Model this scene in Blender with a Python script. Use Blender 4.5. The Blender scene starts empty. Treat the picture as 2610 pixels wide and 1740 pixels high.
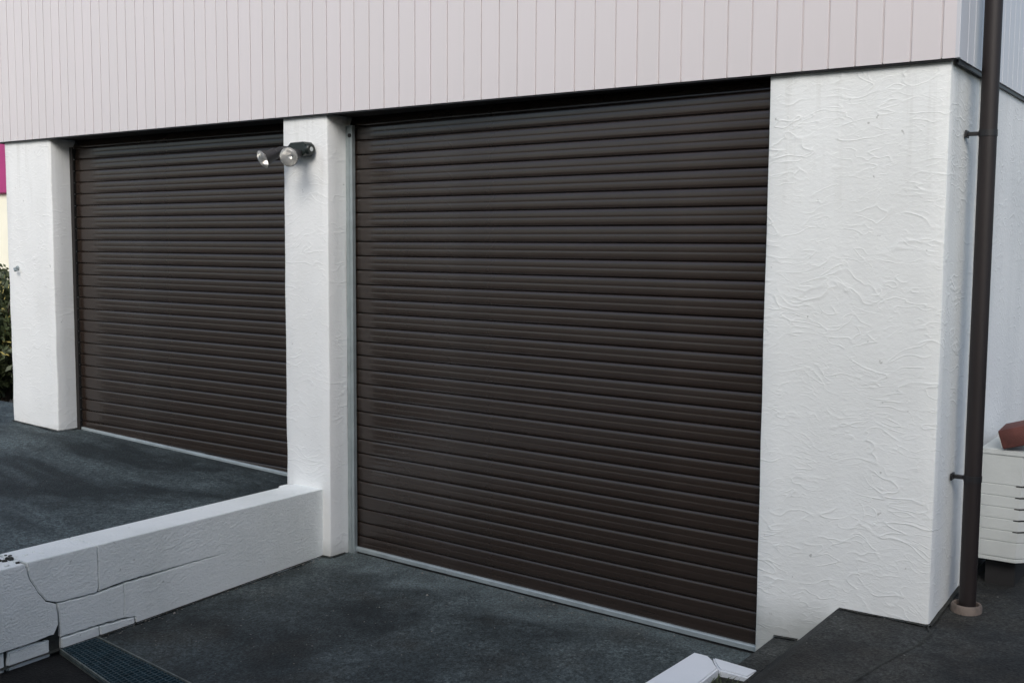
import bpy, bmesh, math, random
from mathutils import Vector, Matrix, noise as mnoise
random.seed(7)
sc = bpy.context.scene
col = sc.collection

# ------------------------------------------------------------ camera
W, H = 2610, 1740
F_PX, YAW, PITCH, ROLL = 2775.07, 0.612674, -0.088477, 0.00666
cam_d = bpy.data.cameras.new('camera')
cam = bpy.data.objects.new('camera', cam_d)
col.objects.link(cam)
cam_d.sensor_width = 36
cam_d.lens = F_PX / W * 36
cam_d.clip_start = 0.05
cam_d.clip_end = 2000
_f0 = Vector((-math.sin(YAW), math.cos(YAW), 0))
_r = Vector((math.cos(YAW), math.sin(YAW), 0))
_u0 = Vector((0, 0, 1))
_f = _f0 * math.cos(PITCH) + _u0 * math.sin(PITCH)
_u = -_f0 * math.sin(PITCH) + _u0 * math.cos(PITCH)
_r2 = _r * math.cos(ROLL) + _u * math.sin(ROLL)
_u2 = -_r * math.sin(ROLL) + _u * math.cos(ROLL)
m = Matrix((_r2, _u2, -_f)).transposed().to_4x4()
m.translation = Vector((3.84582, -3.88837, 1.57061))
cam.matrix_world = m
sc.camera = cam

# ------------------------------------------------------------ light
SUN_DIR = Vector((0.32, -0.70, 0.56)).normalized()      # towards the sun
elev = math.asin(SUN_DIR.z)
azim = math.atan2(SUN_DIR.x, SUN_DIR.y)
w = bpy.data.worlds.new('World')
sc.world = w
w.use_nodes = True
nt = w.node_tree
nt.nodes.clear()
out = nt.nodes.new('ShaderNodeOutputWorld')
bg = nt.nodes.new('ShaderNodeBackground')
bg.inputs['Strength'].default_value = 0.15
sky = nt.nodes.new('ShaderNodeTexSky')
sky.sky_type = 'NISHITA'
sky.sun_disc = False
sky.sun_elevation = elev
sky.sun_rotation = azim % (2 * math.pi)
sky.air_density = 1.0
sky.dust_density = 2.0
hs = nt.nodes.new('ShaderNodeHueSaturation')
hs.inputs['Saturation'].default_value = 0.85
nt.links.new(sky.outputs[0], hs.inputs['Color'])
nt.links.new(hs.outputs[0], bg.inputs['Color'])
nt.links.new(bg.outputs[0], out.inputs[0])
sd = bpy.data.lights.new('sun', 'SUN')
sd.energy = 1.5
sd.angle = math.radians(32)
sd.color = (1.0, 0.975, 0.945)
so = bpy.data.objects.new('sun', sd)
col.objects.link(so)
so.rotation_euler = SUN_DIR.to_track_quat('Z', 'Y').to_euler()
sc.view_settings.view_transform = 'Standard'
sc.view_settings.look = 'None'
sc.view_settings.exposure = 0.34
sc.view_settings.gamma = 1.0

# ------------------------------------------------------------ helpers
class MB:
    def __init__(s):
        s.bm = bmesh.new()
    def box(s, x0, x1, y0, y1, z0, z1, bev=0.0, seg=1):
        vs = [s.bm.verts.new(p) for p in ((x0, y0, z0), (x1, y0, z0), (x1, y1, z0), (x0, y1, z0),
                                          (x0, y0, z1), (x1, y0, z1), (x1, y1, z1), (x0, y1, z1))]
        fs = [(0, 3, 2, 1), (4, 5, 6, 7), (0, 1, 5, 4), (1, 2, 6, 5), (2, 3, 7, 6), (3, 0, 4, 7)]
        faces = [s.bm.faces.new([vs[i] for i in f]) for f in fs]
        if bev:
            es = list({e for f in faces for e in f.edges})
            bmesh.ops.bevel(s.bm, geom=es, offset=bev, segments=seg, affect='EDGES', profile=0.5)
        return s
    def face(s, pts):
        s.bm.faces.new([s.bm.verts.new(p) for p in pts])
        return s
    def prism(s, pts, vec, bev=0.0):
        """closed polygon (3-D points) swept by vec"""
        vec = Vector(vec)
        a = [s.bm.verts.new(p) for p in pts]
        b = [s.bm.verts.new(Vector(p) + vec) for p in pts]
        n = len(pts)
        fa = [s.bm.faces.new(a), s.bm.faces.new(b[::-1])]
        for i in range(n):
            fa.append(s.bm.faces.new((a[i], b[i], b[(i + 1) % n], a[(i + 1) % n])))
        bmesh.ops.recalc_face_normals(s.bm, faces=fa)
        if bev:
            es = list(fa[0].edges)
            bmesh.ops.bevel(s.bm, geom=es, offset=bev, segments=2, affect='EDGES', profile=0.5)
        return s
    def tube(s, pts, rads, n=24, caps=True):
        """rings round a polyline; rads one radius per point"""
        pts = [Vector(p) for p in pts]
        rings = []
        up = None
        for i, p in enumerate(pts):
            if i == 0: d = pts[1] - pts[0]
            elif i == len(pts) - 1: d = pts[-1] - pts[-2]
            else: d = (pts[i + 1] - pts[i - 1])
            if d.length < 1e-9: d = pts[i] - pts[max(0, i - 1)] if i else Vector((0, 0, 1))
            if d.length < 1e-9: d = last
            d = d.normalized(); last = d
            if up is None:
                up = Vector((0, 0, 1)) if abs(d.z) < .9 else Vector((1, 0, 0))
            a = d.cross(up).normalized(); b = a.cross(d)
            rings.append([s.bm.verts.new(p + (a * math.cos(t) + b * math.sin(t)) * rads[i])
                          for t in [2 * math.pi * k / n for k in range(n)]])
        for i in range(len(rings) - 1):
            for k in range(n):
                s.bm.faces.new((rings[i][k], rings[i][(k + 1) % n], rings[i + 1][(k + 1) % n], rings[i + 1][k]))
        if caps:
            s.bm.faces.new(rings[0][::-1]); s.bm.faces.new(rings[-1])
        return s
    def build(s, name, mat, parent=None, smooth=False, loc=None):
        bmesh.ops.recalc_face_normals(s.bm, faces=s.bm.faces[:])
        me = bpy.data.meshes.new(name)
        s.bm.to_mesh(me); s.bm.free()
        if mat: me.materials.append(mat)
        if smooth:
            for p in me.polygons: p.use_smooth = True
            try: me.set_sharp_from_angle(angle=math.radians(38))
            except Exception: pass
        o = bpy.data.objects.new(name, me)
        col.objects.link(o)
        if parent: o.parent = parent
        if loc: o.location = loc
        return o

def tag(o, label=None, cat=None, group=None, kind=None):
    if label: o['label'] = label
    if cat: o['category'] = cat
    if group: o['group'] = group
    if kind: o['kind'] = kind
    return o

def empty(name, loc=(0, 0, 0), parent=None):
    o = bpy.data.objects.new(name, None)
    col.objects.link(o)
    o.location = loc
    o.empty_display_size = .1
    if parent: o.parent = parent
    return o

def inst(src, name=None, loc=None, parent=None):
    c = src.copy()
    col.objects.link(c)
    c.parent = parent if parent else src.parent
    if loc is not None: c.location = loc
    return c

# ------------------------------------------------------------ materials
class NT:
    def __init__(s, name):
        s.m = bpy.data.materials.new(name)
        s.m.use_nodes = True
        s.t = s.m.node_tree
        s.b = s.t.nodes['Principled BSDF']
        s.co = s.n('ShaderNodeTexCoord').outputs['Object']
    def n(s, kind, **kw):
        nd = s.t.nodes.new(kind)
        for k, v in kw.items(): setattr(nd, k, v)
        return nd
    def l(s, a, b): s.t.links.new(a, b)
    def noise(s, scale, detail=4, rough=.55, vec=None, dist=0, kind='FBM'):
        nd = s.n('ShaderNodeTexNoise')
        try: nd.noise_type = kind
        except Exception: pass
        nd.inputs['Scale'].default_value = scale
        nd.inputs['Detail'].default_value = detail
        nd.inputs['Roughness'].default_value = rough
        nd.inputs['Distortion'].default_value = dist
        s.l(vec if vec is not None else s.co, nd.inputs['Vector'])
        return nd.outputs['Fac']
    def map(s, scale=(1, 1, 1), rot=(0, 0, 0), vec=None):
        nd = s.n('ShaderNodeMapping')
        nd.inputs['Scale'].default_value = scale
        nd.inputs['Rotation'].default_value = rot
        s.l(vec if vec is not None else s.co, nd.inputs['Vector'])
        return nd.outputs[0]
    def math(s, op, a, b=None, clamp=False):
        nd = s.n('ShaderNodeMath', operation=op, use_clamp=clamp)
        for i, v in enumerate((a, b)):
            if v is None: continue
            if isinstance(v, (int, float)): nd.inputs[i].default_value = v
            else: s.l(v, nd.inputs[i])
        return nd.outputs[0]
    def rng(s, v, a, b, c=0., d=1.):
        nd = s.n('ShaderNodeMapRange')
        nd.inputs[1].default_value = a; nd.inputs[2].default_value = b
        nd.inputs[3].default_value = c; nd.inputs[4].default_value = d
        s.l(v, nd.inputs[0])
        return nd.outputs[0]
    def mix(s, fac, a, b, mode='MIX'):
        nd = s.n('ShaderNodeMix', data_type='RGBA', blend_type=mode)
        for i, v in ((0, fac), (6, a), (7, b)):
            if isinstance(v, (int, float)): nd.inputs[i].default_value = v
            elif isinstance(v, tuple): nd.inputs[i].default_value = (*v, 1)
            else: s.l(v, nd.inputs[i])
        return nd.outputs[2]
    def set(s, col=None, rough=None, metal=None, spec=None):
        for k, v in (('Base Color', col), ('Roughness', rough), ('Metallic', metal), ('Specular IOR Level', spec)):
            if v is None: continue
            if isinstance(v, tuple): s.b.inputs[k].default_value = (*v, 1)
            elif isinstance(v, (int, float)): s.b.inputs[k].default_value = v
            else: s.l(v, s.b.inputs[k])
        return s
    def bump(s, h, dist, strength=1.0):
        nd = s.n('ShaderNodeBump')
        nd.inputs['Distance'].default_value = dist
        nd.inputs['Strength'].default_value = strength
        s.l(h, nd.inputs['Height'])
        s.l(nd.outputs[0], s.b.inputs['Normal'])
        return s
    def sep(s, vec=None):
        nd = s.n('ShaderNodeSeparateXYZ')
        s.l(vec if vec is not None else s.co, nd.inputs[0])
        return nd.outputs

def stucco(name, base, ridge=1.0, dirt=(.42, .42, .38), dirt_amt=.25, zfoot=None, stip=.35):
    """thick trowelled render: curved ridges left by the trowel under white paint"""
    t = NT(name)
    warp = t.n('ShaderNodeTexNoise'); warp.inputs['Scale'].default_value = 3.0
    t.l(t.co, warp.inputs['Vector'])
    add = t.n('ShaderNodeVectorMath', operation='MULTIPLY_ADD')
    t.l(warp.outputs['Color'], add.inputs[0])
    add.inputs[1].default_value = (.22, .22, .22)
    t.l(t.co, add.inputs[2])
    v = add.outputs[0]
    hs_ = []
    for sc_, lev, wd, amp in ((5.0, .50, .040, 1.3), (8., .46, .050, 1.0), (14., .55, .06, .5)):
        n1 = t.noise(sc_, 1.5, .5, vec=t.map((1, 1, 2.7), (0, .2, 0), vec=v))
        a = t.math('ABSOLUTE', t.math('SUBTRACT', n1, lev))
        a = t.rng(a, 0, wd, 1, 0)
        a = t.math('MULTIPLY', t.math('MULTIPLY', a, a), amp)
        # broken up so that ridges start and stop
        k = t.rng(t.noise(sc_ * .9, 2, .5, vec=t.map((1.3, 1.3, 1.3), (1, 2, 3))), .42, .62)
        hs_.append(t.math('MULTIPLY', a, k))
    h = t.math('ADD', t.math('ADD', hs_[0], hs_[1]), hs_[2])
    lump = t.noise(38, 3, .6, vec=t.map((1, 1, 1.7)))
    lump2 = t.noise(85, 3, .6, vec=t.map((1, 1, 1.5)))
    h = t.math('ADD', t.math('MULTIPLY', h, .42 * ridge), t.math('ADD', t.math('MULTIPLY', lump, .62), t.math('MULTIPLY', lump2, stip)))
    fine = t.noise(240, 2, .6)
    h = t.math('ADD', h, t.math('MULTIPLY', fine, .10))
    c = t.noise(1.7, 5, .6, vec=t.map((1.0, 1.0, .45)))
    colr = t.mix(t.math('MULTIPLY', t.rng(c, .42, .75), dirt_amt), base, dirt)
    spots = t.rng(t.noise(34, 2, .5, vec=t.map((1, 1, 1), (.4, .9, 2))), .735, .78)
    colr = t.mix(t.math('MULTIPLY', spots, .45), colr, (.16, .16, .14))
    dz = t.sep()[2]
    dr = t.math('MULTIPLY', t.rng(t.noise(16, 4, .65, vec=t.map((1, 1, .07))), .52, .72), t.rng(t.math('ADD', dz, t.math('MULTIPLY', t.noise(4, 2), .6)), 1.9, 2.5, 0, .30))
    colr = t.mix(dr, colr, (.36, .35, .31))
    if zfoot is not None:  # darker foot band: contact shade painted into the colour, mixed with dirt
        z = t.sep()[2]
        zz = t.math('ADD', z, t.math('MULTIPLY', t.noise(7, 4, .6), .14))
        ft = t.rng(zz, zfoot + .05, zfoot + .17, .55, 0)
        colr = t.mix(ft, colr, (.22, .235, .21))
    t.set(colr, .72, spec=.3)
    t.bump(h, .0042, .50)
    return t.m

def plain(name, c, rough=.5, metal=0, var=.12, scale=8, bump=0, spec=.5):
    t = NT(name)
    n = t.noise(scale, 4)
    d = tuple(x * (1 - var) for x in c); u = tuple(min(1, x * (1 + var)) for x in c)
    t.set(t.mix(t.rng(n, .3, .7), d, u), rough, metal, spec)
    if bump: t.bump(t.noise(scale * 12, 3), bump)
    return t.m

def ground_mat(name, dark, light, amount=.5, band=None, streak=(1, 1, 1), rot=0, brown=.0, smooth=.35):
    t = NT(name)
    big = t.noise(1.5, 6, .62, vec=t.map(streak, (0, 0, rot)), dist=.6)
    mid = t.noise(7, 5, .65)
    f = t.math('ADD', t.math('MULTIPLY', big, .75), t.math('MULTIPLY', mid, .25))
    f = t.rng(f, .42, .64, 0, amount)
    brk = t.noise(42, 4, .75)                # the light wear is broken up by the grain of the surface
    f = t.math('MULTIPLY', f, t.rng(brk, .36, .60, .25, 1.15))
    if band is not None:                     # dust that has settled along the foot of the door
        y = t.sep()[1]
        yy = t.math('ADD', y, t.math('MULTIPLY', t.noise(2.6, 4, .6), .5))
        bd = t.rng(yy, band - .10 + .25, band + .12 + .25, 0, .9)
        f = t.math('MAXIMUM', f, t.math('MULTIPLY', bd, t.rng(t.noise(5, 5, .65), .3, .6, .35, 1)))
    c = t.mix(f, dark, light)
    if brown:
        c = t.mix(t.math('MULTIPLY', t.rng(t.noise(2.3, 4, .6, vec=t.map((1, 1, 1), (0, 0, 2))), .5, .7), brown), c, (.050, .043, .032))
    gr = t.noise(150, 3, .7)
    sp1 = t.rng(t.noise(85, 4, .8, vec=t.map((1, 1, 1), (0, .3, 1))), .36, .66, .45, 1.65)
    c = t.mix(1.0, c, sp1, 'MULTIPLY')
    vo = t.n('ShaderNodeTexVoronoi'); vo.inputs['Scale'].default_value = 110
    t.l(t.co, vo.inputs['Vector'])
    c = t.mix(t.rng(gr, .38, .66, 0, .8), c, t.mix(.5, c, (.005, .006, .006)))
    c = t.mix(t.rng(vo.outputs['Distance'], .0, .16, .45, 0), c, (.16, .17, .17))
    lt = t.rng(t.noise(60, 1, .5), .77, .79, 0, .6)
    c = t.mix(lt, c, (.25, .25, .22))
    t.set(c, t.rng(mid, .3, .7, .72, .92), spec=.3)
    h = t.math('ADD', t.math('MULTIPLY', gr, .5), t.math('MULTIPLY', vo.outputs['Distance'], .7))
    t.bump(h, .004, .9)
    return t.m

M = {}
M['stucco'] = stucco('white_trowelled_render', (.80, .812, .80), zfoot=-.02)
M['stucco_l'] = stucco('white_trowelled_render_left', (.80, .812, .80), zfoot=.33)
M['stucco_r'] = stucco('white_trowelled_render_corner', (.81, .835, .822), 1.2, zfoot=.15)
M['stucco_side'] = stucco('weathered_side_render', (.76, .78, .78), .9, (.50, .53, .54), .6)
M['block'] = stucco('painted_block', (.82, .85, .835), .6, (.50, .54, .50), .55, stip=2.2)
M['clad'] = None
def clad_mat(name, base, alt):
    t = NT(name)
    oi = t.n('ShaderNodeObjectInfo')
    c = t.mix(t.math('MULTIPLY', oi.outputs['Random'], 1.0), base, alt)
    g = t.noise(3, 5, .6, vec=t.map((1, 1, .12)))
    c = t.mix(t.rng(g, .4, .7, 0, .22), c, (.52, .51, .51))
    st = t.rng(t.noise(26, 2, .5), .76, .79, 0, .5)
    c = t.mix(st, c, (.3, .29, .27))
    t.set(c, .42, spec=.4)
    t.bump(t.noise(40, 4, .6, vec=t.map((1, 1, .06))), .0009, .7)
    return t.m
M['clad'] = clad_mat('pale_pink_board_paint', (.660, .620, .624), (.642, .607, .608))
M['clad_side'] = clad_mat('side_shaded_board_paint', (.56, .575, .61), (.53, .54, .57))  # same boards on the side face, their cooler shade put into the colour
def door_mat():
    t = NT('brown_enamelled_steel')
    n = t.noise(3, 4, .6, vec=t.map((1, 1, 1)))
    c = t.mix(t.rng(n, .35, .7), (.0245, .0172, .0135), (.031, .0220, .0175))
    d = t.noise(5, 5, .6, vec=t.map((.5, 1, 1)))
    c = t.mix(t.rng(d, .5, .8, 0, .15), c, (.075, .07, .065))
    t.set(c, t.rng(t.noise(4, 3, .5, vec=t.map((.5, 1, 1))), .3, .7, .20, .30), spec=.62)
    t.bump(t.noise(14, 2, .5, vec=t.map((.12, 1, 1))), .0005, .5)
    return t.m
M['door'] = door_mat()
M['dark'] = plain('void_shade_paint', (.015, .013, .012), .8)  # near-black standing in for the shade inside the door recess
M['galv'] = plain('dull_galvanised_steel', (.36, .41, .42), .42, .55, .12, 14)
M['rail'] = plain('pale_aluminium_rail', (.36, .41, .42), .45, .35, .15, 10)
M['rubber'] = plain('black_rubber', (.012, .012, .013), .7)
M['pipe'] = plain('dark_brown_plastic', (.012, .008, .008), .55, 0, .15, 5)
M['bracket'] = plain('black_painted_steel', (.012, .012, .014), .5)
M['terra'] = plain('pale_fired_clay', (.16, .13, .11), .8, 0, .25, 20, .002)
M['redclay'] = plain('red_brown_clay', (.10, .032, .026), .8, 0, .3, 14, .002)
M['whiteplastic'] = plain('weathered_white_plastic', (.52, .55, .54), .5, 0, .08, 6, .0008)
M['kerbtop'] = stucco('kerb_paint', (.74, .77, .80), .1, (.45, .47, .46), .35)
M['kerbside'] = M['block']
M['fitting'] = plain('black_green_metal', (.018, .024, .022), .32, .2, .25, 30)
M['holder'] = plain('black_lamp_holder', (.022, .021, .022), .45)
M['grate'] = plain('blue_grey_grating', (.030, .062, .078), .4, .3, .35, 20)
M['grit'] = plain('pale_grit', (.16, .155, .14), .9, 0, .6, 60)
M['frame'] = plain('stained_grate_frame', (.13, .15, .14), .6, .2, .4, 30)
M['soil'] = plain('dark_soil', (.022, .020, .014), .95, 0, .5, 40, .01)
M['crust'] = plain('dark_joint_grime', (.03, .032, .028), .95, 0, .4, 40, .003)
M['weed'] = plain('weed_leaf', (.055, .075, .03), .7, 0, .4, 60)
M['stalk'] = plain('dry_stalk', (.22, .19, .11), .8, 0, .3, 60)
M['leaf'] = plain('hedge_leaf', (.04, .055, .02), .6, 0, .4, 20)
M['leaf_y'] = plain('yellow_leaf', (.42, .36, .12), .6, 0, .3, 20)
M['wood'] = plain('twig_bark', (.06, .045, .03), .9, 0, .3, 30)
M['magenta'] = plain('magenta_fascia_paint', (.36, .035, .16), .5, 0, .06, 3)
M['creamwall'] = plain('cream_wall_paint', (.82, .80, .66), .7, 0, .04, 3)
M['roof'] = plain('grey_roof_sheet', (.14, .14, .15), .5, 0, .1, 3)
M['winglass'] = plain('dark_window_glass', (.02, .025, .03), .08, 0, .05, 3)
M['bulb_glass'] = None
t = NT('silvered_lamp_glass')
t.set((.92, .91, .88), .22, .85); t.bump(t.noise(90, 2), .0008); M['mirror'] = t.m
t = NT('lamp_front_glass')
t.set((.95, .95, .93), .14)
t.b.inputs['Transmission Weight'].default_value = .85
M['bulb_glass'] = t.m

M['g_low'] = ground_mat('worn_dark_concrete', (.0225, .029, .0305), (.135, .168, .172), .75, band=-.12, brown=.35)
M['g_up'] = ground_mat('streaked_dark_concrete', (.022, .030, .032), (.145, .185, .192), .85, streak=(.55, 1.5, 1), rot=.25)
M['g_dark'] = ground_mat('black_asphalt', (.008, .008, .008), (.014, .014, .013), .4)
M['g_right'] = ground_mat('patched_asphalt', (.019, .0205, .020), (.11, .118, .11), .7, brown=.5)

# ------------------------------------------------------------ key sizes
X0, X1, X2, X3, X4, X5 = -2.8666, -2.3565, -.3136, 0.0, 2.2671, 2.9093
D = .1535
TOP = 2.2

# ------------------------------------------------------------ ground
def zlow(x, y): return -.013 + (min(0, .030 * y) if y > -1.2 else -.036 + .015 * (y + 1.2))
def sheet(name, xs, ys, zf, mat, kind='structure', amp=.0):
    bm = bmesh.new()
    g = [[bm.verts.new((x, y, zf(x, y) + amp * (mnoise.noise(Vector((x * 2.1, y * 2.1, 3))) ))) for x in xs] for y in ys]
    for j in range(len(ys) - 1):
        for i in range(len(xs) - 1):
            bm.faces.new((g[j][i], g[j][i + 1], g[j + 1][i + 1], g[j + 1][i]))
    me = bpy.data.meshes.new(name); bm.to_mesh(me); bm.free()
    me.materials.append(mat)
    for p in me.polygons: p.use_smooth = True
    o = bpy.data.objects.new(name, me); col.objects.link(o)
    tag(o, kind=kind)
    return o
def lin(a, b, n): return [a + (b - a) * i / n for i in range(n + 1)]
# far ground
sheet('ground', [-400, -60, -12, 0, 12, 60, 400], [-400, -60, -12, 0, 12, 60, 400], lambda x, y: -.32 if abs(x) < 30 and abs(y) < 30 else -.32, M['g_dark'])
# lower driveway (between the retaining wall and the right-hand ramp)
sheet('driveway', lin(-.10, 2.40, 40), lin(-1.40, .35, 30), zlow, M['g_low'], amp=.006)
sheet('road', lin(-.10, 2.60, 20) + lin(2.9, 9, 6), lin(-12, -1.37, 40), lambda x, y: zlow(x, y) - .012, M['g_dark'], amp=.006)
# upper driveway, falls slightly to the right
zup = lambda x, y: .3865 - .0345 * (x + 2.36) if x > -3.2 else .3865 + .029
sheet('upper_driveway', lin(-14, -3.4, 8) + lin(-3.2, -.12, 30), lin(-12, -3, 8) + lin(-2.8, .4, 30), lambda x, y: max(.26, zup(x, y) + .01 * min(0, y)), M['g_up'], amp=.005)
# right side: step, then ramp shoulder, then raised path
def zright(x, y):
    s = .075 * y if y < .5 else .0375
    s = max(s, -.20)
    prof = [(2.255, -.004), (2.346, .088), (2.44, .093), (2.585, .243), (2.62, .246), (3.5, .246), (9, .20)]
    z = prof[-1][1]
    for (a, za), (b, zb) in zip(prof, prof[1:]):
        if a <= x <= b:
            z = za + (zb - za) * (x - a) / (b - a); break
    k = min(1, max(0, (x - 2.44) / .16))
    return z + s * k
xs = [2.255, 2.30, 2.346, 2.39, 2.438, 2.446, 2.49, 2.54, 2.585, 2.62] + lin(2.7, 3.6, 9) + lin(3.9, 9, 8)
path = sheet('path', [x for x in xs if x >= 2.438], lin(-12, -3, 6) + lin(-2.8, 3.0, 60), zright, M['g_right'], amp=.006)
sheet('step', [x for x in xs if x <= 2.44], lin(-.36, .12, 6), lambda x, y: zright(x, y), M['g_right'], amp=.003)
# narrow upstand edge along the ramp joint
b = MB(); b.box(2.436, 2.447, -1.10, -.02, .0, .1)
tag(b.build('kerb_edge', M['g_right']), kind='structure')
# crack between the corner of the building and the foreground
b = MB()
pts = [(2.905, -.005), (2.93, -.06), (2.925, -.16), (2.88, -.30), (2.84, -.46), (2.80, -.62)]
for (xa, ya), (xb, yb) in zip(pts, pts[1:]):
    za, zb = zright(xa, ya) + .0045, zright(xb, yb) + .0045
    b.face([(xa - .004, ya, za), (xa + .004, ya, za), (xb + .003, yb, zb), (xb - .003, yb, zb)])
tag(b.build('pavement_crack', M['crust']), kind='structure')

# ------------------------------------------------------------ the building
house = empty('garage_building', (0, .1, 0))
tag(house, 'white rendered garage with two brown roller doors under pale vertical board cladding', 'building')
def hp(b, name, mat, smooth=False, parent=house, label=None):
    o = b.build(name, mat, None, smooth)
    if parent:
        o.parent = parent
        o.matrix_parent_inverse = Matrix.Translation(-Vector(parent.location)) if parent is house else Matrix()
    if label: o['label'] = label
    return o

def pillar(x0, x1, y1, zb, mat, label, bev=.012, jit=.004):
    bm = bmesh.new()
    nz = 44; nx = max(3, int((x1 - x0) / .06)); ny = max(2, int(y1 / .06))
    vs = {}
    def ring(z):
        pts = []
        r = bev
        for i in range(nx + 1): pts.append((x0 + r + (x1 - x0 - 2 * r) * i / nx, 0))
        pts.append((x1 - r * .3, r * .3))
        for i in range(ny + 1): pts.append((x1, r + (y1 - r) * i / ny))
        for i in range(3): pts.append((x1 + (x0 - x1) * (i + 1) / 3, y1))
        for i in range(ny): pts.append((x0, y1 + (r - y1) * (i + 1) / ny))
        pts.append((x0 + r * .3, r * .3))
        o = []
        for (x, y) in pts:
            n = mnoise.noise(Vector((x * 9, y * 9, z * 5))) * jit + mnoise.noise(Vector((x * 2.2, y * 2, z * 1.3))) * jit * .8
            o.append(bm.verts.new((x + n * (1 if y > .02 else .4), y + n, z)))
        return o
    rs = [ring(zb + (TOP - .001 - zb) * k / nz) for k in range(nz + 1)]
    n = len(rs[0])
    for a, b_ in zip(rs, rs[1:]):
        for i in range(n):
            bm.faces.new((a[i], a[(i + 1) % n], b_[(i + 1) % n], b_[i]))
    bm.faces.new(rs[0]); bm.faces.new(rs[-1])
    mb = MB(); mb.bm.free(); mb.bm = bm
    return hp(mb, 'pillar', mat, True, label=label)
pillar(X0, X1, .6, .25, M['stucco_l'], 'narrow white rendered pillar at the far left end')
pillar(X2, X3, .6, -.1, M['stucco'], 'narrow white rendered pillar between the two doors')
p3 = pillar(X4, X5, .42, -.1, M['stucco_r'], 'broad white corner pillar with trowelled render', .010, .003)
# side wall behind the corner pillar, a touch proud of it
b = MB(); b.box(X5 - .25, X5 + .010, .423, 8, -.1, TOP - .001, .003)
hp(b, 'side_wall', M['stucco_side'])
b = MB(); b.box(X0, X5 - .26, 7.8, 8, -.1, TOP - .003); hp(b, 'rear_wall', M['stucco'])
b = MB(); b.box(X0 + .002, X0 + .2, .603, 7.79, .0, TOP - .003); hp(b, 'end_wall', M['stucco'])
# garage inside: black backs, shade of the interior put into the colour
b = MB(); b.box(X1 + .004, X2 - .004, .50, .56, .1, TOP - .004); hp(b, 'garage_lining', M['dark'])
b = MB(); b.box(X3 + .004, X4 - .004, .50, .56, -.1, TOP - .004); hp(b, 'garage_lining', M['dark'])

# cladding: board lines measured on the photograph
BX = [-2.7497, -2.6675, -2.5838, -2.5076, -2.4298, -2.3531, -2.2725, -2.1906, -2.1146, -2.0384, -1.9563, -1.872, -1.7901, -1.7094, -1.6276, -1.5471, -1.4604, -1.3802, -1.2951, -1.2093, -1.1249, -1.039, -0.9535, -0.8656, -0.7792, -0.6925, -0.6072, -0.5182, -0.4281, -0.3388, -0.247, -0.1577, -0.0709, 0.0229, 0.1134, 0.2029, 0.2987, 0.3904, 0.4824, 0.5787, 0.6709, 0.7665, 0.86, 0.9553, 1.051, 1.1457, 1.2412, 1.3374, 1.433, 1.5285, 1.625, 1.7228, 1.8197, 1.9151, 2.0091, 2.1069, 2.2039, 2.298, 2.3965, 2.4927, 2.5884, 2.6834, 2.7777, 2.8788]
BX = [-3.0, -2.915, -2.832] + BX + [X5 + .024]
ZTOP = 4.9
clad = empty('cladding', (0, 0, TOP))
clad.parent = house
clad.matrix_parent_inverse = Matrix.Translation(-Vector(house.location))
b = MB(); b.box(-3.0, X5 + .012, -.0160, .2, TOP + .004, ZTOP)
bk = b.build('backing_board', M['clad']); bk.parent = clad; bk.matrix_parent_inverse = Matrix.Translation((0, 0, -TOP))
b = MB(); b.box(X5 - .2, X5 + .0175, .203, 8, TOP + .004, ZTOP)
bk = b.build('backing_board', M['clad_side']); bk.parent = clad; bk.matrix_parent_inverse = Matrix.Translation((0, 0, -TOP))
def board(w_, h, th, mat):
    b = MB()
    g = .0027
    c = .0012
    prof = [(-w_ / 2 + g, 0), (-w_ / 2 + g, -th + c), (-w_ / 2 + g + c, -th), (w_ / 2 - g - c, -th), (w_ / 2 - g, -th + c), (w_ / 2 - g, 0)]
    b.prism([(x, y, 0) for x, y in prof], (0, 0, h))
    return b
for xa, xb in zip(BX, BX[1:]):
    o = board(xb - xa, ZTOP - TOP, .0125 + random.uniform(-.0006, .0006), None).build('cladding_board', M['clad'])
    o.parent = clad
    o.location = ((xa + xb) / 2, -.0105, 0)
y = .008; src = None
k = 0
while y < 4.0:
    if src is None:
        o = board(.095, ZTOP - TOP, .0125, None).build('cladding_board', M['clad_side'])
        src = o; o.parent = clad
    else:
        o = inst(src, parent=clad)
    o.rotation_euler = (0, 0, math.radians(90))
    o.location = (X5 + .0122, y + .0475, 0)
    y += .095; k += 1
# corner stop bead and flashing
b = MB(); b.box(X5 + .012, X5 + .027, -.0235, .006, TOP - .001, ZTOP, .002); o = b.build('corner_bead', M['clad_side']); o.parent = clad; o.matrix_parent_inverse = Matrix.Translation((0, 0, -TOP))
b = MB(); b.box(X5 + .011, X5 + .019, .010, 8, TOP - .014, TOP + .001); o = b.build('drip_flashing', M['bracket']); o.parent = clad; o.matrix_parent_inverse = Matrix.Translation((0, 0, -TOP))
b = MB(); b.box(-3.0, X5 + .009, -.018, -.002, TOP - .006, TOP - .0005); o = b.build('drip_flashing', M['bracket']); o.parent = clad; o.matrix_parent_inverse = Matrix.Translation((0, 0, -TOP))
# soffit over the door recess
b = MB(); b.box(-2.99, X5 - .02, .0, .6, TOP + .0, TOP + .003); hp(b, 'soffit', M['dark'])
# roof
b = MB(); b.prism([(-3.3, -.25, ZTOP + .02), (-3.3, 8.4, ZTOP + .02), (-3.3, 4.1, ZTOP + 1.3)], (X5 + 3.75, 0, 0))
hp(b, 'roof', M['roof'])

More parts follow.
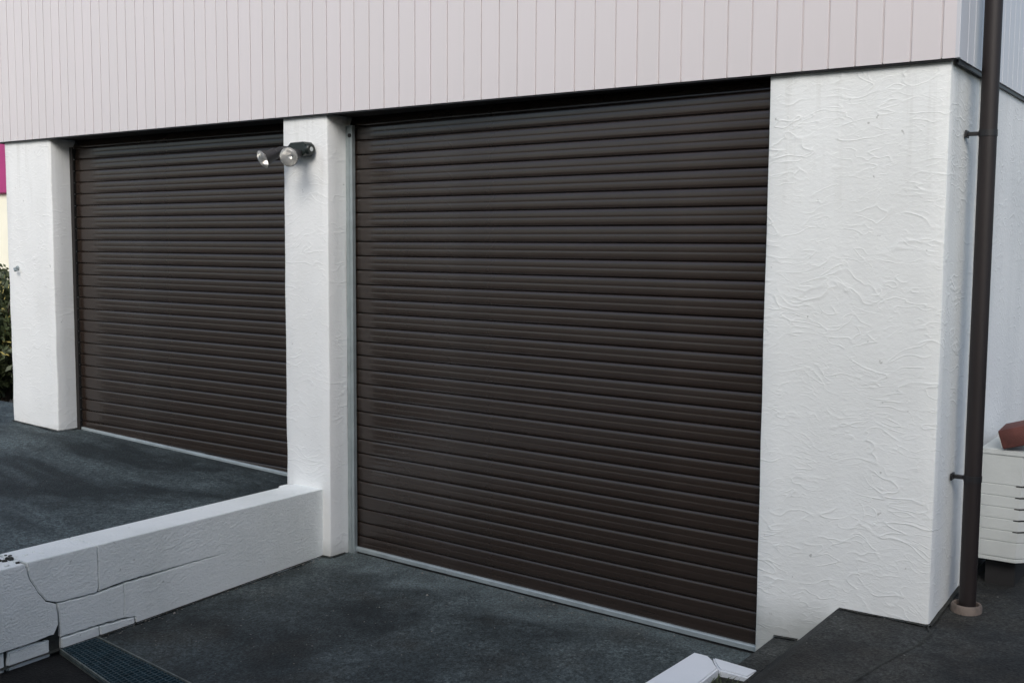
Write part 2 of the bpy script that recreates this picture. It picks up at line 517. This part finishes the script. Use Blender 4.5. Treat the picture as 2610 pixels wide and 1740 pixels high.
# roller doors -----------------------------------------------------------
P = .0715
def slat_mb(length):
    prof = [(.0, .0095), (.0012, .0090), (.0030, .0020), (.0052, .0003), (.016, -.0004), (.027, -.0007), (.0330, -.0005), (.0350, -.0001),
            (.0370, -.0001), (.0390, -.0005), (.045, -.0008), (.056, -.0007), (.0662, -.0002), (.0686, .0014), (.0704, .0088), (P, .0095)]
    bm = bmesh.new()
    n = 10
    cols = [[bm.verts.new((length * i / n, y_, z_)) for z_, y_ in prof] for i in range(n + 1)]
    for a, c in zip(cols, cols[1:]):
        for i in range(len(prof) - 1):
            bm.faces.new((a[i], c[i], c[i + 1], a[i + 1]))
    mb = MB(); mb.bm.free(); mb.bm = bm
    return mb
def roller_door(label, xa, ya, xb, yb, zbot_a, zbot_b, zref, track):
    """curtain from (xa,ya) to (xb,yb); zref = height of one slat joint; sill slopes from zbot_a to zbot_b"""
    L = math.hypot(xb - xa, yb - ya)
    ang = math.atan2(yb - ya, xb - xa)
    root = empty('roller_door', (xa, ya, 0))
    root.rotation_euler = (0, 0, ang)
    root.parent = house
    root.matrix_parent_inverse = Matrix.Translation(-Vector(house.location))
    root['label'] = label
    sl = slat_mb(L).build('slat', M['door'], root, True)
    for p in sl.data.polygons: p.use_smooth = True
    z = zref
    while z + P < 2.125: z += P
    top = z
    zlowest = min(zbot_a, zbot_b)
    first = True
    while z > zlowest - .02:
        o = sl if first else inst(sl, parent=root)
        first = False
        o.location = (0, random.uniform(-.0012, .0012), z)
        o.rotation_euler = (random.uniform(-.016, .016), 0, 0)
        z -= P
    # where the curtain bends back on to its drum
    prev = (0.0, top + P)
    for k in range(2):
        a = math.radians(24 + 26 * k)
        o = inst(sl, parent=root)
        o.location = (0, prev[0], prev[1]); o.rotation_euler = (-a, 0, 0)
        prev = (prev[0] + P * math.sin(a), prev[1] + P * math.cos(a))
    # drum
    b = MB(); b.tube([(0, .25, 2.02), (L, .25, 2.02)], [.15, .15], 24); b.build('drum', M['dark'], root, True)
    # bottom rail follows the sill
    for nm, z0, z1, y0, y1, mt in (('bottom_rail', .014, .036, -.016, .014, M['rail']), ('bottom_seal', -.012, .0135, -.008, .010, M['rubber'])):
        b = MB()
        b.prism([(0, y0, zbot_a + z0), (0, y1, zbot_a + z0), (0, y1, zbot_a + z1), (0, y0 + .004, zbot_a + z1), (0, y0, zbot_a + z1 - .005)], (L, 0, zbot_b - zbot_a))
        b.build(nm, mt, root)
    if track == 'galv':
        b = MB()
        # channel: web, outer lip, return
        b.box(.001, .0455, -.028, -.023, zbot_a - .02, 2.155)
        b.box(.001, .004, -.023, .03, zbot_a - .02, 2.155)
        b.box(.041, .0455, -.0228, -.008, zbot_a - .02, 2.155)
        b.build('guide_track', M['galv'], root)['label'] = 'pale galvanised guide track'
        b = MB(); b.box(.022, .0255, -.0305, -.0283, zbot_a - .02, 2.10); b.build('track_bead', M['galv'], root)
        b = MB(); b.tube([(.030, -.0284, 2.105), (.030, -.034, 2.105)], [.010, .010], 12); b.build('bolt', M['bracket'], root)
    else:
        b = MB(); b.box(.001, .03, -.026, -.018, zbot_a - .02, 2.155); b.build('guide_track', M['dark'], root)
    return root
roller_door('brown ribbed roller door on the upper driveway', X1 + .002, D, X2 + .03, D, .365, .300, 2.010, 'dark')
roller_door('larger brown ribbed roller door on the lower driveway', X3 + .004, D, X4 + .03, .048, -.014, -.016, 2.010, 'galv')
# thresholds
b = MB(); b.prism([(X1, .02, .33), (X1, .02, .384), (X1, .40, .39), (X1, .40, .30)], (X2 - X1, 0, -.066)); tag(b.build('threshold', M['g_up']), kind='structure')

# ------------------------------------------------------------ retaining wall of painted blocks
XW = -.0532; XB = -.252
rw = empty('retaining_wall', (XW - .1, -1.0, 0))
tag(rw, 'low white painted block wall with stepped cracks between the two driveways', 'wall')
def wall_piece(name, yz, x1=XW, x0=XB, label=None, bev=.004, mat='block', topslope=0):
    b = MB()
    rag = []
    for (ya, za), (yb, zb) in zip(yz, yz[1:] + yz[:1]):
        rag.append((ya, za))
        inner = not (abs(za - zb) < 1e-4 and za > .3) and max(ya, yb) < -.60 and min(ya, yb) > -2.0 and max(za, zb) > -.09 and abs(ya - yb) + abs(za - zb) > .012
        if inner:
            n_ = max(1, int(math.hypot(yb - ya, zb - za) / .011))
            for i in range(1, n_):
                t_ = i / n_
                y_, z_ = ya + (yb - ya) * t_, za + (zb - za) * t_
                o_ = mnoise.noise(Vector((y_ * 38, z_ * 38, 2))) * .0030 + mnoise.noise(Vector((y_ * 120, z_ * 120, len(yz)))) * .0014
                L_ = math.hypot(yb - ya, zb - za)
                rag.append((y_ - (zb - za) / L_ * o_ * (1 if abs(zb - za) > abs(yb - ya) and zb > za else -1 if abs(zb - za) > abs(yb - ya) else 0), z_ + (o_ if abs(yb - ya) >= abs(zb - za) else 0)))
    yz = rag
    b.prism([(x0, y_, z_) for y_, z_ in yz], (x1 - x0, 0, 0))
    es = [e for e in b.bm.edges if all(v.co.x > x1 - 1e-5 for v in e.verts)] + \
         [e for e in b.bm.edges if all(v.co.z > .31 for v in e.verts) and not all(v.co.x > x1 - 1e-5 for v in e.verts)]
    bmesh.ops.bevel(b.bm, geom=list(set(es)), offset=bev, segments=2, affect='EDGES')
    o = b.build(name, M[mat], None, True)
    o.parent = rw; o.matrix_parent_inverse = Matrix.Translation(-rw.location)
    if label: o['label'] = label
    return o
T = .334
crack = [(-1.600, T), (-1.584, .264), (-1.555, .209), (-1.518, .160), (-1.477, .143), (-1.472, .095), (-1.470, .058), (-1.487, .018)]
g = .0035
wall_piece('block', [(-1.606, T - .002), (-1.587, .264), (-1.557, .209), (-1.521, .158), (-1.480, .140), (-1.475, .095), (-1.473, .058), (-1.494, .020), (-1.60, .014), (-1.72, .012), (-2.1, .008), (-2.1, T - .004)], label='left piece that has cracked away', bev=.003, x1=XW + .005)
wall_piece('block', [(-1.594, T), (-1.582, .266), (-1.553, .211), (-1.516, .162), (-1.474, .1455), (-1.354, .1395), (-1.294, .1395), (-1.2865, .16), (-1.2875, T)], label='upper block beside the crack', bev=.003)
wall_piece('block', [(-1.470, .140), (-1.465, .095), (-1.463, .058), (-1.462, .0005), (-1.30, .0005), (-1.168, -.004), (-1.168, .141), (-1.292, .1335), (-1.354, .1335)], label='lower block beside the crack', bev=.003)
wall_piece('block', [(-1.2845, T), (-1.2845, .1415), (-1.171, .1515), (-.904, .1515), (-.70, .1500), (-.654, .149), (-.70, .1475), (-.904, .1455), (-1.1665, .142), (-1.1665, -.004), (-1.116, -.012), (-1.10, -.10), (.03, -.10), (.03, T)], label='long unbroken stretch meeting the pillar', bev=.0025)
wall_piece('block', [(-1.458, -.006), (-1.289, -.006), (-1.289, -.10), (-1.458, -.10)], bev=.004)
wall_piece('block', [(-1.284, -.007), (-1.120, -.015), (-1.112, -.10), (-1.284, -.10)], bev=.004)
wall_piece('block', [(-1.508, -.002), (-1.56, .004), (-1.68, .002), (-1.69, -.10), (-1.508, -.10)], x1=XW - .004, bev=.006)
wall_piece('block', [(-1.695, .002), (-2.1, -.006), (-2.1, -.10), (-1.695, -.10)], x1=XW - .006, bev=.006)
wall_piece('block', [(-2.106, T - .006), (-2.106, -.2), (-4.4, -.2), (-4.4, T - .01)], label='far end of the wall towards the road', bev=.006)
# mortar core seen through the cracks
b = MB(); b.box(XB + .02, XW - .018, -4.3, .0, -.2, T - .02); o = b.build('mortar_core', M['crust']); o.parent = rw; o.matrix_parent_inverse = Matrix.Translation(-rw.location)
# fillet of render where the wall meets the pillar, broken lump at its back
b = MB(); b.box(-.300, -.256, -.075, -.012, .25, .331, .010, 2); o = b.build('render_fillet', M['block'], None, True); o.parent = rw; o.matrix_parent_inverse = Matrix.Translation(-rw.location)
# crumbs on top of the wall by the crack
for i in range(26):
    yy = -1.62 + random.gauss(0, .05); xx = random.uniform(XB + .02, XW - .02); s_ = random.uniform(.003, .009)
    b = MB(); b.box(-s_, s_, -s_ * 1.4, s_ * 1.2, -s_ * .4, s_ * .6, s_ * .3)
    o = b.build('crumb', M['crust'] if i % 2 else M['block'], None); o.parent = rw
    o.location = Vector((xx, yy, T + .001)) - rw.location; o.rotation_euler = (0, 0, random.random() * 3)
# dark line along the wall foot
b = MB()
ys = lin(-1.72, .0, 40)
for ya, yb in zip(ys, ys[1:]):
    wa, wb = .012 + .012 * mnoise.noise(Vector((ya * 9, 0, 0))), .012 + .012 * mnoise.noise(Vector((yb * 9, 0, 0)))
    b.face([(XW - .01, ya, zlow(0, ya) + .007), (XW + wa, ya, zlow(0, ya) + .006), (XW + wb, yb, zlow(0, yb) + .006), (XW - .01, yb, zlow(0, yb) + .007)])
tag(b.build('foot_line', M['crust']), kind='structure')

# grit and crumbs gathered along the foot of the low wall and the door
b = MB(); rnd = random.Random(11)
for i in range(420):
    k = rnd.random()
    if k < .35: x_, y_ = XW + .004 + abs(rnd.gauss(0, .025)), rnd.uniform(-1.35, -.02)
    elif k < .6: x_ = rnd.uniform(.05, 2.2); y_ = D - .046 * x_ - .03 - abs(rnd.gauss(0, .04))
    else: x_, y_ = rnd.uniform(0, 2.3), rnd.uniform(-1.3, .05)
    s_ = rnd.uniform(.0015, .0042)
    if rnd.random() < .06: s_ *= 1.8
    z_ = zlow(x_, y_) + .002
    a = rnd.random() * 3; ca, sa = math.cos(a) * s_, math.sin(a) * s_
    top = (x_ + rnd.uniform(-.3, .3) * s_, y_, z_ + s_ * rnd.uniform(.6, 1.1))
    q = [(x_ + ca, y_ + sa, z_), (x_ - sa, y_ + ca, z_), (x_ - ca, y_ - sa * 1.3, z_), (x_ + sa, y_ - ca, z_)]
    for m_ in range(4): b.face([q[m_], q[(m_ + 1) % 4], top])
tag(b.build('grit', M['grit']), 'pale grit and crumbs scattered over the lower driveway', 'grit', kind='stuff')

def contact_shade_grime(pts, name='foot_line'):  # dark strips that paint contact shade plus dirt at the pillar feet
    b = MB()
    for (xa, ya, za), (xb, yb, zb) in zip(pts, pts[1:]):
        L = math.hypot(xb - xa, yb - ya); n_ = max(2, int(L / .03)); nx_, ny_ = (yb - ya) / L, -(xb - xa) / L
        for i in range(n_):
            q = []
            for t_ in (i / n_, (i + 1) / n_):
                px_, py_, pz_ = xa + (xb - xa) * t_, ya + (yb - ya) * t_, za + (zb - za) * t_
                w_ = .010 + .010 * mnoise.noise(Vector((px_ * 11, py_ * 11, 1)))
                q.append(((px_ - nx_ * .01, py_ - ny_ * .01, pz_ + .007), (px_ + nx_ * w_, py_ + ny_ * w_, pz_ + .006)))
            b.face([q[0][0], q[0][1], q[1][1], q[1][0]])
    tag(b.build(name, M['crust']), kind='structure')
contact_shade_grime([(X3 + .004, .10, -.012), (X3 + .004, 0, -.012), (X2 + .25, -.004, -.012)][::-1])
contact_shade_grime([(X0, -.004, .404), (X1, -.004, .387), (X1 + .004, .15, .387)])
contact_shade_grime([(2.345, -.004, .089), (2.44, -.004, .094)])
contact_shade_grime([(2.59, -.004, .245), (X5 + .001, -.004, .247), (X5 + .006, .42, .278), (X5 + .016, 1.6, .29)])

# ------------------------------------------------------------ drain grate
gr = empty('drain_grate', (.4, -1.47, -.045))
tag(gr, 'blue grey channel drain grating running from the low wall across the driveway', 'drain')
A = Vector((-.05, -1.475)); B_ = Vector((1.60, -1.80)); dirg = (B_ - A).normalized(); nrm = Vector((-dirg.y, dirg.x))
A2 = Vector((-.045, -1.300)); B2 = Vector((1.60, -1.490))
def gp(u, v):        # u along 0..1, v across 0..1
    p = (A.lerp(B_, u)).lerp(A2.lerp(B2, u), v)
    return p
def gz(p): return zlow(p.x, p.y) - .0005
def gbar(b, u0, v0, u1, v1, wd, hgt, z1):
    p, q = gp(u0, v0), gp(u1, v1)
    d = (q - p).normalized(); n = Vector((-d.y, d.x)) * wd / 2
    zp, zq = gz(p) + z1, gz(q) + z1
    b.prism([(p.x - n.x, p.y - n.y, zp - hgt), (p.x + n.x, p.y + n.y, zp - hgt), (p.x + n.x, p.y + n.y, zp), (p.x - n.x, p.y - n.y, zp)], (q.x - p.x, q.y - p.y, zq - zp))
b = MB(); gbar(b, 0, .03, 1, .03, .006, .03, .010); o = b.build('grate_frame', M['frame']); o.parent = gr; o.matrix_parent_inverse = Matrix.Translation(-gr.location)
b = MB(); gbar(b, 0, .97, 1, .97, .006, .03, .010); o = b.build('grate_frame', M['frame']); o.parent = gr; o.matrix_parent_inverse = Matrix.Translation(-gr.location)
b = MB()
for i in range(78):
    gbar(b, (i + .5) / 78, .06, (i + .5) / 78, .94, .0045, .016, .008)
for k in range(1, 9):
    gbar(b, 0, k / 9, 1, k / 9, .0045, .012, .0065)
o = b.build('grate_bars', M['grate']); o.parent = gr; o.matrix_parent_inverse = Matrix.Translation(-gr.location); o['kind'] = 'stuff'
b = MB(); p = [gp(0, .0), gp(1, .0), gp(1, 1.), gp(0, 1.)]
b.face([(q.x, q.y, gz(q) - .006 + .0) for q in p]); 
o = b.build('channel_bed', M['grate']); o.location.z += .0065; o.parent = gr; o.matrix_parent_inverse = Matrix.Translation(-gr.location)

# ------------------------------------------------------------ white painted kerb, foreground
kb = empty('kerb', (2.25, -.5, 0))
tag(kb, 'white painted low kerb with an angled corner in front of the broad pillar', 'kerb')
def kpiece(pts, z1=.100, z0=-.1, label=None):
    b = MB(); b.prism([(x_, y_, z0) for x_, y_ in pts], (0, 0, z1 - z0))
    es = [e for e in b.bm.edges if all(v.co.z > z1 - 1e-4 for v in e.verts)]
    bmesh.ops.bevel(b.bm, geom=es, offset=.006, segments=2, affect='EDGES')
    o = b.build('kerb_stone', M['kerbtop'], None, True); o.parent = kb; o.matrix_parent_inverse = Matrix.Translation(-kb.location)
    if label: o['label'] = label
kpiece([(2.164, -.72), (2.179, -.352), (2.238, -.354), (2.262, -.375), (2.283, -.405), (2.316, -.442), (2.319, -.60), (2.320, -.74)], label='long kerb stone running towards the camera')
kpiece([(2.164, -.726), (2.320, -.746), (2.32, -1.5), (2.164, -1.5)])
kpiece([(2.256, -.353), (2.438, -.375), (2.429, -.452), (2.321, -.446), (2.290, -.408), (2.270, -.378)], .099, label='short return stone')
b = MB(); b.face([(2.322, -.45, .074), (2.436, -.45, .080), (2.436, -1.4, .070), (2.322, -1.4, .066)])
tag(b.build('soil', M['soil']), kind='structure')
# weeds in the pocket
b = MB()
for i in range(260):
    x_ = random.uniform(2.33, 2.43); y_ = random.uniform(-.95, -.46)
    a = random.random() * 6.28; h = random.uniform(.008, .035); ln = random.uniform(.0, .03)
    dx, dy = math.cos(a), math.sin(a); wd = random.uniform(.0012, .003)
    z0 = .070
    p0 = Vector((x_, y_, z0)); p1 = p0 + Vector((dx * ln * .5, dy * ln * .5, h * .6)); p2 = p0 + Vector((dx * ln * 1.5, dy * ln * 1.5, h))
    s_ = Vector((-dy, dx, 0)) * wd
    b.face([p0 - s_, p0 + s_, p1 + s_, p1 - s_]); b.face([p1 - s_, p1 + s_, p2])
tag(b.build('weeds', M['weed']), 'low green weeds growing in the soil pocket behind the white kerb', 'weeds', kind='stuff')

# ------------------------------------------------------------ downpipe
PX, PY = 2.985, .226
dp = empty('downpipe', (PX, PY, .27))
tag(dp, 'dark brown downpipe strapped to the side wall of the building', 'downpipe')
def child(b, name, mat, parent, smooth=True, label=None):
    o = b.build(name, mat, None, smooth); o.parent = parent; o.matrix_parent_inverse = Matrix.Translation(-Vector(parent.location))
    if label: o['label'] = label
    return o
b = MB(); b.tube([(PX, PY, .27), (PX, PY, 1.50), (PX, PY, 4.8)], [.0295] * 3, 32); child(b, 'pipe', M['pipe'], dp)
for z in (.745, 1.970, 3.4):
    b = MB(); b.tube([(PX, PY, z - .011), (PX, PY, z + .011)], [.0312, .0312], 32)
    b.box(X5 + .004, PX - .024, PY - .008, PY + .008, z - .007, z + .007, .002)
    b.box(X5 + .003, X5 + .010, PY - .024, PY + .018, z - .013, z + .013, .002)
    child(b, 'bracket', M['bracket'], dp)
cr = empty('pipe_collar', (PX, PY, .27))
tag(cr, 'pale clay ring in the ground round the foot of the downpipe', 'pipe collar')
b = MB()
n = 36; prof = [(.040, .255), (.040, .281), (.043, .287), (.049, .287), (.053, .281), (.054, .245)]
rings = [[b.bm.verts.new((PX + r * math.cos(6.2832 * k / n), PY - .01 + r * math.sin(6.2832 * k / n), z)) for k in range(n)] for r, z in prof]
for a, c in zip(rings, rings[1:]):
    for k in range(n): b.bm.faces.new((a[k], a[(k + 1) % n], c[(k + 1) % n], c[k]))
child(b, 'ring', M['terra'], cr)
b = MB(); b.tube([(PX, PY - .01, .25), (PX, PY - .01, .272)], [.041, .041], 24); child(b, 'packing', M['crust'], cr)

# ------------------------------------------------------------ white louvred box by the side wall
wb = empty('louvred_box', (3.05, .7, .29))
tag(wb, 'white plastic louvred box standing against the side wall behind the downpipe', 'box')
bx0, bx1, by0, by1, bz0, bz1 = 2.957, 3.118, .50, .98, .386, .812
b = MB()
b.prism([(bx0, by0, bz0), (bx1 - .030, by0, bz0), (bx1 - .004, by0 + .02, bz0), (bx1 - .004, by1, bz0), (bx0, by1, bz0)], (0, 0, .0), 0) if False else None
def ringbox(b, x0, x1, y0, y1, ch, z): return [b.bm.verts.new(p) for p in ((x0, y0, z), (x1 - ch, y0, z), (x1, y0 + ch, z), (x1, y1, z), (x0, y1, z))]
# body as stacked bands with recessed slots between
zs = []
z = bz0 + .014
slots = [.428 + .0505 * i for i in range(7)]
levels = [(bz0, 0), (bz0 + .010, 0), (bz0 + .011, .004), (bz0 + .016, .004), (bz0 + .017, 0)]
for s_ in [.462, .505, .549, .593, .636, .680]:
    levels += [(s_ - .0030, 0), (s_ - .0015, .0025), (s_ + .0012, .0025), (s_ + .0022, 0)]
levels += [(bz1 - .018, 0), (bz1 - .017, -.004), (bz1, -.004)]
prevr = None
for zz, inn in levels:
    # tapered: a little wider at the top
    k = (zz - bz0) / (bz1 - bz0)
    r = ringbox(b, bx0 - .003 * k + (inn if inn < 0 else 0), bx1 + .012 * k - inn, by0 + inn, by1, .028, zz)
    if prevr:
        for i in range(5): b.bm.faces.new((prevr[i], prevr[(i + 1) % 5], r[(i + 1) % 5], r[i]))
    else: b.bm.faces.new(r[::-1])
    prevr = r
b.bm.faces.new(prevr)
child(b, 'body', M['whiteplastic'], wb, False)
for s_ in [.505, .549, .593, .636, .680]:
    k = (s_ - bz0) / (bz1 - bz0)
    b = MB(); x_ = bx1 + .012 * k
    b.prism([(x_ - .045, by0 - .0005, s_ - .0035), (x_ - .027, by0 - .0005, s_ - .0035), (x_ - .004, by0 + .022, s_ - .0035), (x_ - .010, by0 + .024, s_ - .0035), (x_ - .03, by0 + .004, s_ - .0035), (x_ - .045, by0 + .004, s_ - .0035)], (0, 0, .0035))
    child(b, 'slot', M['rubber'], wb, False)
b = MB(); b.box(bx0 + .02, bx1 - .035, by0 + .05, by1 - .02, .25, bz0 + .001); child(b, 'plinth', M['rubber'], wb, False)
# bricks on the lid
for lab, loc, rot in (('red brown brick lying aslant at the front of the white box lid', (3.058, .585, .862), (0, -.30, .06)),
                      ('darker brick behind, tipped against the first on the white box', (3.115, .72, .885), (0.05, -.42, -.10))):
    pt = empty('brick', loc)
    pt.rotation_euler = rot
    tag(pt, lab, 'brick')
    b = MB(); b.box(-.043, .060, -.10, .10, -.034, .038, .005, 2)
    o = b.build('brick_body', M['redclay'], pt, True)
    b = MB(); b.box(-.0465, -.0436, -.094, .07, -.028, .03); b.build('mortar', M['block'], pt)
# ------------------------------------------------------------ twin floodlight on the middle pillar
fl = empty('floodlight', (-.16, -.01, 2.04))
tag(fl, 'twin spotlight with two silver reflector bulbs on the pillar between the doors', 'floodlight')
b = MB(); b.prism([(-.222, -.004, 2.018), (-.222, -.004, 2.036), (-.190, -.004, 2.065), (-.100, -.004, 2.067), (-.088, -.004, 2.055), (-.088, -.004, 2.010), (-.100, -.004, 1.999), (-.195, -.004, 1.998)], (0, -.060, 0), .006)
child(b, 'mount_box', M['fitting'], fl, True)
b = MB(); b.tube([(-.100, -.034, 2.033), (-.080, -.036, 2.031), (-.072, -.036, 2.031)], [.030, .030, .024], 24); child(b, 'sensor', M['fitting'], fl)
b = MB(); b.tube([(-.074, -.036, 2.031), (-.071, -.036, 2.031)], [.013, .010], 16); child(b, 'sensor_lens', M['whiteplastic'], fl)
def lamp(j, ax, nm):
    j = Vector(j); ax = Vector(ax).normalized()
    b = MB()
    bmesh.ops.create_uvsphere(b.bm, u_segments=18, v_segments=10, radius=.017, matrix=Matrix.Translation(j))
    child(b, 'joint', M['holder'], fl)
    b = MB(); b.tube([j + ax * t_ for t_ in (.006, .012, .045, .050, .088, .118, .121)], [.012, .021, .023, .029, .031, .046, .0475], 28, False)
    child(b, 'lamp_holder', M['holder'], fl)
    # reflector bowl then domed front
    b = MB(); b.tube([j + ax * t_ for t_ in (.124, .1235, .100, .075, .070)], [.0465, .044, .036, .018, .004], 32, False)
    child(b, 'reflector', M['mirror'], fl)
    b = MB(); b.tube([j + ax * t_ for t_ in (.121, .128, .1335, .137, .138)], [.047, .044, .034, .018, .002], 32, False)
    child(b, 'bulb', M['bulb_glass'], fl)
lamp((-.124, -.072, 2.010), (.38, -.90, -.22), 'r')
lamp((-.243, -.060, 2.036), (-.30, -.86, -.46), 'l')
# arm tying the left joint to the box
b = MB(); b.tube([(-.205, -.040, 2.040), (-.243, -.060, 2.040)], [.011, .011], 14); child(b, 'arm', M['holder'], fl)

# small fitting on the far left pillar
hk = empty('wall_hook', (-2.735, -.01, 1.397))
tag(hk, 'small grey metal hook fixed to the far left pillar', 'hook')
b = MB(); b.tube([(-2.752, -.001, 1.402), (-2.752, -.010, 1.402)], [.014, .012], 16); child(b, 'plate', M['galv'], hk)
b = MB(); b.tube([(-2.752, -.008, 1.402), (-2.744, -.03, 1.398), (-2.728, -.034, 1.386), (-2.716, -.03, 1.390)], [.006, .007, .008, .006], 12); child(b, 'hook_arm', M['galv'], hk)

# ------------------------------------------------------------ far left background
nb = empty('neighbouring_building', (-16, 7, .3))
tag(nb, 'cream building with a magenta fascia seen past the far left pillar', 'building')
b = MB(); b.box(-24, -9.6, 6.0, 12, -.3, 2.34); child(b, 'wall', M['creamwall'], nb, False)
b = MB(); b.box(-24.1, -9.5, 5.92, 12.1, 2.342, 3.6, .02); child(b, 'fascia', M['magenta'], nb, False)
b = MB(); b.box(-24.2, -9.4, 5.8, 12.2, 3.602, 3.75); child(b, 'roof', M['roof'], nb, False)
for wx in (-22.0, -18.6, -11.6):
    b = MB(); b.box(wx - .8, wx + .8, 5.97, 6.0 - .001, .9, 2.0); child(b, 'window', M['winglass'], nb, False)
def shrub(name, label, cx, cy, cz, rx, ry, rz, n, seed, cat='shrub', yellow=.12):
    rnd = random.Random(seed)
    root = empty(name, (cx, cy, cz)); tag(root, label, cat)
    b = MB(); by = MB()
    for i in range(n):
        while True:
            p = Vector((rnd.uniform(-1, 1), rnd.uniform(-1, 1), rnd.uniform(-1, 1)))
            if p.length < 1 and p.length > .35 * rnd.random(): break
        p = p * (.86 + .3 * mnoise.noise(p * 2.5 + Vector((seed, 0, 0))))
        c = Vector((cx + p.x * rx, cy + p.y * ry, cz + rz + p.z * rz))
        a = Vector((rnd.gauss(0, 1), rnd.gauss(0, 1), rnd.gauss(0, 1))).normalized()
        d = a.cross(Vector((rnd.gauss(0, 1), rnd.gauss(0, 1), rnd.gauss(0, 1)))).normalized()
        L = rnd.uniform(.03, .06); wd = L * .45
        t = by if (rnd.random() < yellow and p.z > -.2) else b  # a share of the upper leaves is yellow
        t.face([c - a * L, c + d * wd, c + a * L, c - d * wd])
    child(b, 'foliage', M['leaf'], root, False)
    child(by, 'yellow_leaves', M['leaf_y'], root, False)['kind'] = 'stuff'
    b = MB()
    for k in range(7):
        a = rnd.random() * 6.28
        b.tube([(cx, cy, cz), (cx + math.cos(a) * rx * .3, cy + math.sin(a) * ry * .3, cz + rz), (cx + math.cos(a) * rx * .6, cy + math.sin(a) * ry * .6, cz + rz * 1.6)], [.02, .014, .005], 6)
    child(b, 'stems', M['wood'], root, False)
shrub('shrub', 'leafy green shrub with yellow tips beyond the far left pillar', -5.75, 1.6, .05, .9, .6, .60, 9000, 3)
shrub('shrub', 'darker shrub behind, in front of the cream building', -9.2, 3.5, .38, 1.3, .9, .45, 5000, 9, yellow=.05)
# unseen leaf screens added to block light: tall behind camera, lower on right
def shade_screen(label, n, fx, seed):
    b = MB(); rnd = random.Random(seed)
    for i in range(n):
        c = Vector(fx(rnd))
        a = Vector((rnd.gauss(0, 1), rnd.gauss(0, 1), rnd.gauss(0, 1))).normalized()
        d = a.cross(Vector((rnd.gauss(0, 1), rnd.gauss(0, 1), rnd.gauss(0, 1)))).normalized()
        L = rnd.uniform(.10, .19)
        b.face([c - a * L, c + d * L * .5, c + a * L, c - d * L * .5])
    tag(b.build('shade_screen', M['leaf']), label, 'shade_screen')
shade_screen('tall leaf screen added unseen behind the camera to block low sun', 16000,
      lambda r_: (lambda x_: (x_, -6.2 + r_.uniform(-.4, .4), -.1 + r_.random() ** .9 * (4.9 + .8 * mnoise.noise(Vector((x_ * .8, 0, 0))))))(r_.uniform(-.8, 7.4)), 5)
shade_screen('lower leaf screen added unseen at the right to shade the side wall', 12000,
      lambda r_: (lambda y_: (6.4 + r_.uniform(-.35, .35), y_, -.1 + r_.random() ** .9 * (1.5 + .6 * mnoise.noise(Vector((0, y_ * .8, 4))))))(r_.uniform(-5.5, 7)), 6)
